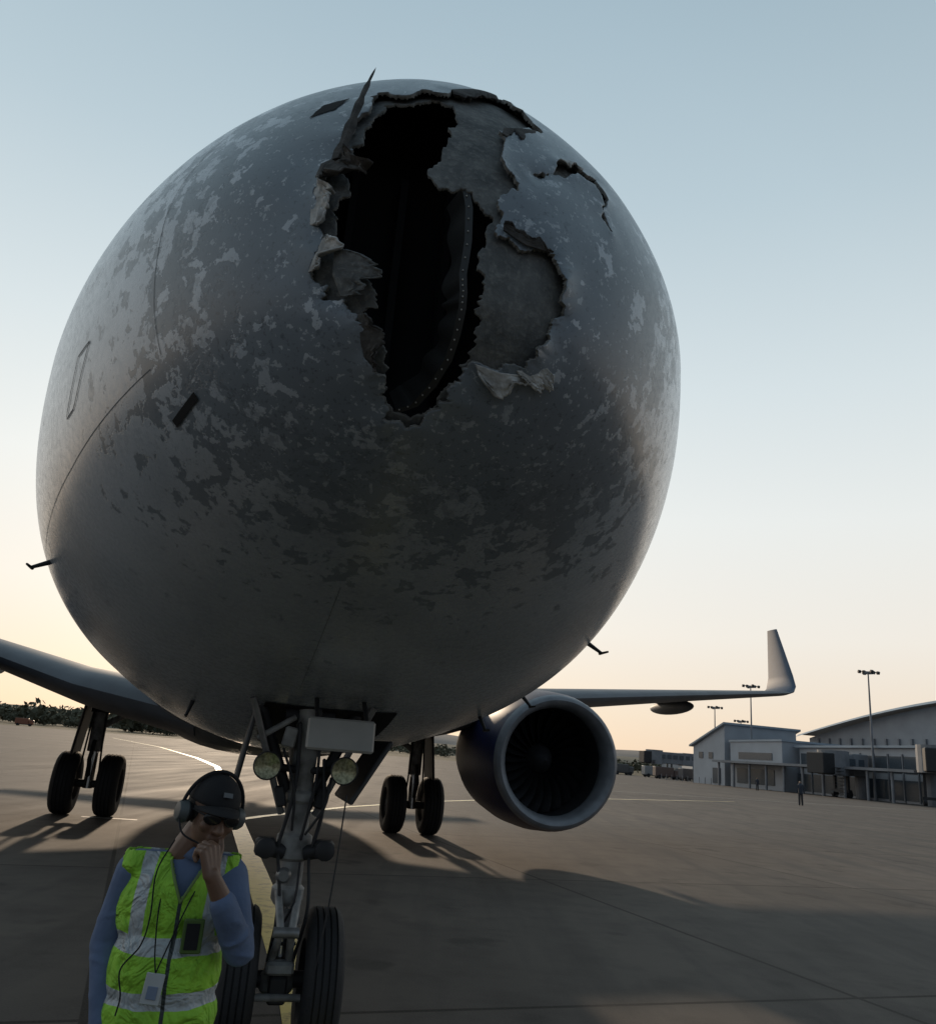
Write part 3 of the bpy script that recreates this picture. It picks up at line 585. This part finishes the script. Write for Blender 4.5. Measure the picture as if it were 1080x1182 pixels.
def jetbridge(loc,rz,L=16,h=4.2):
    e=empty('jet_bridge',loc,rz);b=MB()
    b.box((L/2,0,h+1.3),(L,2.8,2.7),m=0,bev=.1);b.box((L*.3,0,h+1.3),(L*.55,3.1,3.0),m=0,bev=.1);b.cyl((L,0,h-.3),(L,0,h+3),2.1,m=0,n=20);b.box((L+2.2,0,h+1.2),(2.2,3.2,2.8),m=1,bev=.1)
    for x in np.arange(1.5,L,1.6): b.box((x,-1.57,h+1.6),(1.0,.05,.9),m=2);b.box((x,1.57,h+1.6),(1.0,.05,.9),m=2)
    b.cyl((0,0,0),(0,0,h),.9,m=0);b.box((L*.75,1.2,h/2),(.3,.3,h),m=1);b.box((L*.75,-1.2,h/2),(.3,.3,h),m=1);b.box((L*.75,0,.9),(.6,3.2,.35),m=1)
    for y in(-1.3,1.3): b.cyl((L*.75-.05,y-.2,.5),(L*.75-.05,y+.2,.5),.5,m=1)
    for i in range(9): b.box((L+1.2,2.2,.3+i*.45),(.9,.8,.06),m=1)
    b.obj('bridge_structure',[m_frm,m_dark,m_gl],e,smooth=False)
jetbridge((58.5,121,0),rad(200),5,3.2);jetbridge((66,212,0),rad(190),16,3.4);jetbridge((61,108,0),rad(250),4,4.2)
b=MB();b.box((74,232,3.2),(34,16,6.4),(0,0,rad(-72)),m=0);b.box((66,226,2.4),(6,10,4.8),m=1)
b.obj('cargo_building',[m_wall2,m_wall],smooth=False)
def mast(x,y,h):
    b=MB();b.lathe([(0,.35),(.3,.35),(.3,.20),(h,.09)],(x,y,0),(0,0,1),12,0);b.lathe([(h-.3,.8),(h-.15,.85),(h-.1,.8)],(x,y,0),(0,0,1),20,0,False)
    b.cyl((x-1.3,y,h),(x+1.3,y,h),.06,m=0);b.cyl((x,y-1.2,h),(x,y+1.2,h),.06,m=0)
    for dx in(-1.35,-.7,.7,1.35): b.box((x+dx,y-.2,h-.1),(.40,.3,.38),(rad(35),0,0),m=1)
    for dy in(-1.1,1.1): b.box((x,y+dy,h-.1),(.42,.35,.42),(rad(35),0,0),m=1)
    b.obj('floodlight_mast',[m_frm,m_dark])
mast(59.3,119,17.6);mast(52.2,147,17.2);mast(53,170,14.8);mast(61,178,13)
def truck(x,y,rz,col,nm='service_truck',sc=1):
    e=empty(nm,(x,y,0),rz);b=MB();mc=mat(nm+'_paint',col,.5)
    b.box((-.6*sc,0,1.5*sc),(4.0*sc,2.0*sc,1.9*sc),m=0,bev=.08);b.box((2.2*sc,0,1.25*sc),(1.5*sc,1.9*sc,1.5*sc),m=0,bev=.15);b.box((2.75*sc,0,1.6*sc),(.5*sc,1.7*sc,.6*sc),m=1,bev=.05);b.box((.2*sc,0,.5*sc),(5.2*sc,1.6*sc,.2*sc),m=1)
    for x_ in(-1.7,2.0):
        for s_ in(-.9,.9): b.cyl((x_*sc,(s_-.12)*sc,.42*sc),(x_*sc,(s_+.12)*sc,.42*sc),.42*sc,m=2)
    b.obj('truck_body',[mc,m_gl,m_rub],e)
truck(-113,228,.3,(.30,.11,.06),sc=.8);truck(47,196,.2,(.3,.3,.3));truck(52,188,1.2,(.12,.13,.16));truck(58,186,.4,(.3,.3,.28));truck(43,215,0,(.2,.19,.17));truck(38,225,.1,(.12,.13,.16));truck(50,176,.3,(.08,.08,.09));truck(46,181,.1,(.14,.10,.09));truck(41,203,.4,(.1,.1,.1));truck(55,200,.2,(.22,.2,.18))
def far_person(x,y):
    b=MB()
    for s_ in(-1,1): b.capsule((.11*s_,0,.08),(.09*s_,0,.85),.07,.09,8);b.capsule((.2*s_,0,1.42),(.26*s_,0,.9),.055,.045,8,1)
    b.capsule((0,0,.9),(0,0,1.4),.15,.19,10,1);b.ell((0,0,1.62),(.09,.1,.12),m=2)
    b.obj('distant_pedestrian',[m_dark,mat('dark_jacket',(.04,.05,.07),.8),mat('skin_far',(.2,.12,.08),.6)],xf=Matrix.Translation((x,y,0)))
far_person(26.3,64);far_person(44,122)
def ridge(name,y,x0,x1,h,seed,col,n=160):
    r=np.random.default_rng(seed);xs=np.linspace(x0,x1,n);z=np.zeros(n)
    for f_,a_ in((4,.5),(11,.3),(29,.2),(70,.10)): z+=a_*np.interp(np.linspace(0,f_,n),np.arange(f_+2),r.random(f_+2))
    z=h*(.35+z);V=[]
    for j,(dy,q) in enumerate(((0,0),(h*2,.6),(h*5,1),(h*12,0))): V+=[(x,y+dy,zz*q-.2) for x,zz in zip(xs,z)]
    b=MB();b.add(V,[(j*n+i,j*n+i+1,(j+1)*n+i+1,(j+1)*n+i) for j in range(3) for i in range(n-1)]);b.obj(name,[mat(name+'_hazed_soil',col,.95,scale=.02,var=.25,spec=.05)],ang=80)
ridge('hills',1300,-1500,1500,30,3,(.34,.30,.27));ridge('terrain',700,-900,900,11,5,(.22,.20,.16))  # ridge colours lightened, so distance haze is painted into the soil
def trees(name,n,x0,x1,y0,y1,hmax,seed):
    r=np.random.default_rng(seed);V=[];F=[]
    cx=r.uniform(x0,x1,n);cy=r.uniform(y0,y1,n);ch=r.uniform(.35,1,n)*hmax
    for i in range(n):
        for j in range(70):
            a=r.normal(size=3);a/=np.linalg.norm(a);q=r.random()**.4;p=np.array([cx[i],cy[i],ch[i]*.52])+a*q*np.array([ch[i]*.8,ch[i]*.8,ch[i]*.46]);t=r.normal(size=3);t/=np.linalg.norm(t);bb=np.cross(a,t);sz=ch[i]*.14
            o=len(V);V+=[tuple(p+t*sz),tuple(p+bb*sz),tuple(p-t*sz),tuple(p-bb*sz)];F.append((o,o+1,o+2,o+3))
    b=MB();b.add(V,F);b.obj(name,[mat('foliage_hazed',(.14,.14,.10),.9,scale=.3,var=.4,spec=.1)],smooth=False)  # leaf colour kept pale to carry painted distance haze
trees('distant_treeline',340,-330,-40,290,420,9,4);trees('distant_treeline',130,-40,140,330,480,6,6)
# ------------------------------------------------------------------ GROUND CREW WORKER
man=empty('ground_crew_worker',(-.845,2.95,0),rad(8))
m_shirt=mat('blue_shirt',(.13,.18,.30),.85,var=.3,scale=5,bump=1.0,bscale=14)
m_trs=mat('navy_trousers',(.02,.022,.035),.85,bump=.3,bscale=14)
m_skin=mat('skin',(.18,.098,.062),.5,var=.2,scale=14,bump=.08,bscale=200)
m_cap=mat('black_cap',(.010,.010,.012),.85,bump=.2,bscale=200)
m_muff=mat('ear_defender_grey',(.08,.09,.09),.45)
m_shoe=mat('black_boots',(.015,.014,.013),.5)
b=MB()
b.ell((0,0,1.15),(.165,.11,.17));b.ell((0,-.01,.98),(.155,.115,.18));b.ell((0,0,.86),(.158,.118,.11))
b.capsule((-.14,.01,1.27),(.15,.01,1.27),.053);b.capsule((0,.02,1.26),(.055,.0,1.345),.082,.056)
b.capsule((-.148,.01,1.255),(-.200,.03,1.04),.060,.050);b.capsule((-.200,.03,1.04),(-.155,-.04,.83),.050,.040)
b.capsule((.160,.0,1.255),(.225,-.08,1.055),.058,.050);b.capsule((.225,-.08,1.055),(.165,-.175,1.20),.050,.042)
for i,(p,r,tl) in enumerate((((-.176,.018,1.14),.060,14),((-.188,.025,1.09),.057,-16),((-.198,.03,1.035),.055,10),((-.190,.01,.98),.053,-14),((-.172,-.015,.91),.048,15),((.195,-.03,1.15),.058,-18),((.212,-.06,1.10),.056,14),((.224,-.085,1.045),.055,-8),((.208,-.115,1.10),.053,22),((.188,-.145,1.15),.050,-12))): b.ell(p,(r,r,.012),Euler((rad(tl),rad(-tl),0)).to_matrix(),n=16,k=8)
b.obj('shirt',[m_shirt],man,remesh=.007,sm=4)
b=MB()
b.ell((0,0,.83),(.152,.112,.10))
for s_ in(-1,1): b.capsule((s_*.085,0,.80),(s_*.11,-.015,.43),.088,.060);b.capsule((s_*.11,-.015,.43),(s_*.125,.02,.09),.060,.046)
b.obj('trousers',[m_trs],man,remesh=.011,sm=4)
b=MB()
for s_ in(-1,1): b.capsule((s_*.125,.035,.05),(s_*.14,-.15,.035),.045,.036);b.capsule((s_*.125,.02,.05),(s_*.125,.02,.13),.045,.048)
b.obj('boots',[m_shoe],man,remesh=.009,sm=2)
b=MB();b.ell((0,0,1.15),(.184,.130,.175));b.ell((0,-.012,.98),(.176,.137,.19));b.ell((0,-.005,.86),(.182,.138,.12))
b.capsule((-.135,.01,1.275),(.14,.01,1.275),.066);b.capsule((0,.02,1.25),(.04,.005,1.31),.09,.075);b.ell((0,-.0,.80),(.178,.138,.10))
vo=b.obj('vest_tmp',[],None,remesh=.007,sm=6)
bpy.context.view_layer.update()
dg=bpy.context.evaluated_depsgraph_get();ev=vo.evaluated_get(dg).to_mesh()
VV=np.array([v.co[:] for v in ev.vertices]);FF=[tuple(p.vertices) for p in ev.polygons];keep=[]
for f in FF:
    c=VV[list(f)].mean(0)
    vneck=(c[1]<0.02) and c[2]>1.19 and abs(c[0]-.03)<(c[2]-1.19)*.50
    col_=(c[2]>1.322) or (math.hypot(c[0]-.045,c[1]-.005)<.062 and c[2]>1.28)
    if c[2]>.775 and not vneck and not col_ and abs(c[0])<.182: keep.append(f)
used=sorted({i for f in keep for i in f});rm={i:n_ for n_,i in enumerate(used)};VV=VV[used];keep=[tuple(rm[i] for i in f) for f in keep]
for i in range(len(VV)):
    x,y,z=VV[i]
    if y<0.02 and 1.18<z<1.31:
        e=(z-1.19)*.50;d=abs(x-.03)-e
        if -.012<d<.006: VV[i,0]=.03+math.copysign(e,x-.03)
bpy.data.objects.remove(vo)
k=NB('hi_vis_vest')
sp=k.n('ShaderNodeSeparateXYZ');k.l(k.tc.outputs['Object'],sp.inputs[0]);nz=k.noise(5,3);X=k.math('ADD',sp.outputs[0],k.math('MULTIPLY',k.math('SUBTRACT',nz,.5),.02));Z=k.math('ADD',sp.outputs[2],k.math('MULTIPLY',k.math('SUBTRACT',nz,.5),.04))
def band(v,c_,h_): return k.math('LESS_THAN',k.math('ABSOLUTE',k.math('SUBTRACT',v,c_)),h_)
h1=k.math('MAXIMUM',band(Z,1.065,.025),band(Z,.915,.025))
v1=k.math('MULTIPLY',k.math('MAXIMUM',band(X,-.092,.022),band(X,.125,.020)),k.math('GREATER_THAN',Z,1.065))
sil=k.math('MAXIMUM',h1,v1);nf=k.noise(18,3)
c=k.mix(k.map(nf,.3,.7),(.34,.68,.05),(.24,.50,.035));c=k.mix(sil,c,(.42,.45,.46))
zip_=k.math('MULTIPLY',band(X,.03,.006),k.math('LESS_THAN',Z,1.2));c=k.mix(zip_,c,(.04,.05,.05))
k.l(c,k.b.inputs['Base Color']);k.l(k.math('SUBTRACT',.75,k.math('MULTIPLY',sil,.35)),k.b.inputs['Roughness']);k.bump(k.math('ADD',k.noise(9,3,dist=1.2),k.math('MULTIPLY',nf,.3)),1.0,.05)
b=MB();b.add(VV,keep);o=b.obj('hi_vis_vest',[k.m],man);md=o.modifiers.new('t','SOLIDIFY');md.thickness=.006;o.data.set_sharp_from_angle(angle=3.1)
def front_y(x,z):
    m=(VV[:,1]<.03);d=(VV[m][:,0]-x)**2+(VV[m][:,2]-z)**2;return VV[m][d.argmin(),1]
b=MB()
for sg in(-1,1):
    P=[]
    for z in np.linspace(1.19,1.30,8): x=.03+sg*(z-1.19)*.5;P.append((x,front_y(x,z)-.002,z))
    b.tube(catmull(P,3),.0045)
b.obj('vest_piping',[mat('piping_grey_green',(.16,.24,.07),.7)],man)
b=MB();b.box((.085,-.145,1.10),(.062,.012,.10),(rad(4),0,rad(8)),m=0,bev=.004);b.box((.085,-.153,1.10),(.040,.004,.075),(rad(4),0,rad(8)),m=2,bev=.001)
b.box((-.005,-.158,.955),(.055,.006,.085),(rad(-3),rad(5),0),m=1,bev=.002);b.box((-.005,-.163,.945),(.03,.003,.035),(rad(-3),rad(5),0),m=3,bev=.001)
b.tube(catmull([(-.030,-.085,1.26),(-.03,-.130,1.17),(-.018,-.150,1.06),(-.005,-.158,1.0)]),.0022,m=2);b.tube(catmull([(.08,-.075,1.26),(.05,-.135,1.17),(.015,-.150,1.06),(-.003,-.158,1.0)]),.0022,m=2)
b.tube(catmull([(-.03,-.045,1.36),(-.060,-.10,1.27),(-.050,-.142,1.15),(-.062,-.152,1.07),(-.11,-.142,1.0),(-.095,-.152,.93),(-.10,-.152,.88)]),.0024,m=2)
b.obj('badge_radio_and_cable',[mat('pouch_green',(.08,.14,.03),.7),mat('id_card_white',(.5,.52,.52),.3),m_cap,mat('id_photo',(.2,.25,.35),.4)],man)
HM=Matrix.Translation((.075,-.035,1.452))@Euler((rad(12),rad(6),rad(28)),'XYZ').to_matrix().to_4x4()
b=MB()
b.ell((0,.02,.025),(.074,.094,.085));b.ell((0,-.022,-.03),(.060,.070,.082));b.ell((0,-.052,-.088),(.036,.034,.026));b.ell((0,-.02,-.075),(.052,.05,.035))
b.capsule((0,-.086,.008),(0,-.110,-.030),.008,.013);b.ell((-.011,-.098,-.034),(.009,.010,.008));b.ell((.011,-.098,-.034),(.009,.010,.008))
b.capsule((-.034,-.076,.024),(.034,-.076,.024),.013);b.ell((-.036,-.066,-.025),(.022,.02,.02));b.ell((.036,-.066,-.025),(.022,.02,.02))
b.capsule((-.019,-.085,-.058),(.019,-.085,-.058),.007);b.capsule((-.016,-.083,-.069),(.016,-.083,-.069),.008)
for s_ in(-1,1): b.ell((s_*.076,.012,-.012),(.010,.019,.030))
b.capsule((0,.02,-.05),(-.03,.035,-.15),.055,.058)
b.obj('head',[m_skin],man,remesh=.0045,sm=3,xf=HM)
b=MB()
for s_ in(-1,1):
    b.ell((s_*.030,-.081,.006),(.012,.008,.007),m=0,n=12,k=8);b.ell((s_*.030,-.088,.006),(.005,.003,.005),m=1,n=10,k=6);b.capsule((s_*.016,-.092,.022),(s_*.044,-.084,.024),.0045,.003,m=1)
b.obj('eyes_and_brows',[mat('eye_white',(.5,.48,.45),.3),m_cap],man,xf=HM)
b=MB()
for s_ in(-1,1):
    b.ell((s_*.033,-.097,.004),(.029,.006,.019),Euler((0,0,rad(12*s_))).to_matrix(),n=20,k=10);b.capsule((s_*.060,-.088,.012),(s_*.079,.0,.006),.0025,.0025,m=1)
b.capsule((-.008,-.103,.010),(.008,-.103,.010),.0025,m=1)
b.obj('sunglasses',[mat('dark_lens',(.008,.008,.010),.2),m_cap],man,xf=HM)
b=MB();b.ell((0,.028,.015),(.0775,.092,.085),zmin=-.75,zmax=.5);b.obj('short_hair',[mat('black_hair',(.012,.010,.009),.8,bump=.6,bscale=300)],man,xf=HM)
b=MB();b.ell((0,.018,.038),(.084,.104,.085),n=36,k=14,zmin=-.05,zmax=1);V=[]
nb2=20
for j in range(6):
    q=j/5
    for i in range(nb2+1):
        a=math.pi*(1.14+.72*i/nb2)
        x=(.083)*math.cos(a)*(1-.05*q);y=.018+(.103+.075*q*math.sin(math.pi*i/nb2)**.6)*math.sin(a);z=.040-.012*q-.022*(x/.08)**2
        V.append((x,y,z))
b.add(V,[(j*(nb2+1)+i,j*(nb2+1)+i+1,(j+1)*(nb2+1)+i+1,(j+1)*(nb2+1)+i) for j in range(5) for i in range(nb2)]);b.ell((0,.018,.125),(.008,.008,.005));o=b.obj('cap',[m_cap],man,xf=HM,ang=50);md=o.modifiers.new('t','SOLIDIFY');md.thickness=.004
b=MB();b.box((.0,-.083,.080),(.03,.004,.015),(rad(-25),0,0));b.obj('cap_badge',[mat('badge_grey',(.12,.13,.14),.5)],man,xf=HM)
b=MB()
for s_ in(-1,1):
    b.lathe([(0,.032),(.008,.038),(.022,.036),(.034,.028),(.037,.012)],(s_*.080,.012,-.012),(s_,0,0),22,0);b.lathe([(-.012,.030),(0,.034)],(s_*.082,.012,-.012),(s_,0,0),22,1)
pts=[(.104*math.cos(a),.012,.0+.131*math.sin(a)) for a in np.linspace(.05,math.pi-.05,22)]
b.tube(pts,.0065,m=1);b.tube(catmull([(-.11,.0,-.02),(-.10,-.06,-.06),(-.05,-.10,-.075)]),.003,m=1)
b.obj('ear_defender_headset',[m_muff,m_cap],man,xf=HM)
b=MB();b.lathe([(0,.070),(.02,.066),(.038,.061)],(.042,.005,1.312),(.25,-.12,1),24,0,False);o=b.obj('shirt_collar',[m_shirt],man);md=o.modifiers.new('t','SOLIDIFY');md.thickness=.006
def hand(name,wr,d,pn,thumb,curl,tang,fore=None,sc=1.0):
    d=Vector(d).normalized();pn=Vector(pn);pn=(pn-d*pn.dot(d)).normalized();x=d.cross(pn).normalized()*thumb
    T=lambda a,bb,c:Vector(wr)+(x*a+d*bb+pn*c)*sc
    b=MB();xs=[.030,.010,-.010,-.028];L=[.072,.080,.074,.058];yo=[.082,.086,.082,.074]
    for i in range(4):
        b.capsule(T(xs[i]*.6,.005,0),T(xs[i],yo[i],0),.015*sc,.0115*sc,10);p=[xs[i],yo[i],0.];ang=0;l=[.44,.31,.25]
        for j in range(3):
            ang+=rad(curl[i])*(1,1.1,.8)[j];q=[p[0]+xs[i]*.05,p[1]+L[i]*l[j]*math.cos(ang),p[2]+L[i]*l[j]*math.sin(ang)]
            b.capsule(T(*p),T(*q),(.0100-.0009*j)*sc,(.0094-.0012*j)*sc,10);p=q
    Rm=Matrix((x,pn,d)).transposed()
    b.ell(T(0,.045,.002),(.034*sc,.012*sc,.045*sc),Rm)
    a0=T(.022,.022,.006);a1=T(.046,.050,.016);a2=T(.046+.022*math.cos(tang),.078,.016+.02*math.sin(tang));a3=T(.046+.03*math.cos(tang),.104,.018+.034*math.sin(tang))
    b.capsule(a0,a1,.016*sc,.013*sc,10);b.capsule(a1,a2,.0115*sc,.0105*sc,10);b.capsule(a2,a3,.0105*sc,.0085*sc,10)
    b.ell(T(0,0,0),(.026*sc,.020*sc,.022*sc),Rm)
    if fore: b.capsule(fore,T(0,.005,0),.034,.024)
    b.obj(name,[m_skin],man,remesh=.0035,sm=2)
hand('left_hand',(.122,-.205,1.280),(-.25,.12,1),(-.75,.6,-.1),-1,(55,62,66,70),.2,fore=(.168,-.17,1.195))
hand('right_hand',(-.148,-.05,.80),(.15,-.2,-1),(1,.2,.1),-1,(18,20,24,28),.6,fore=(-.16,-.035,.86))
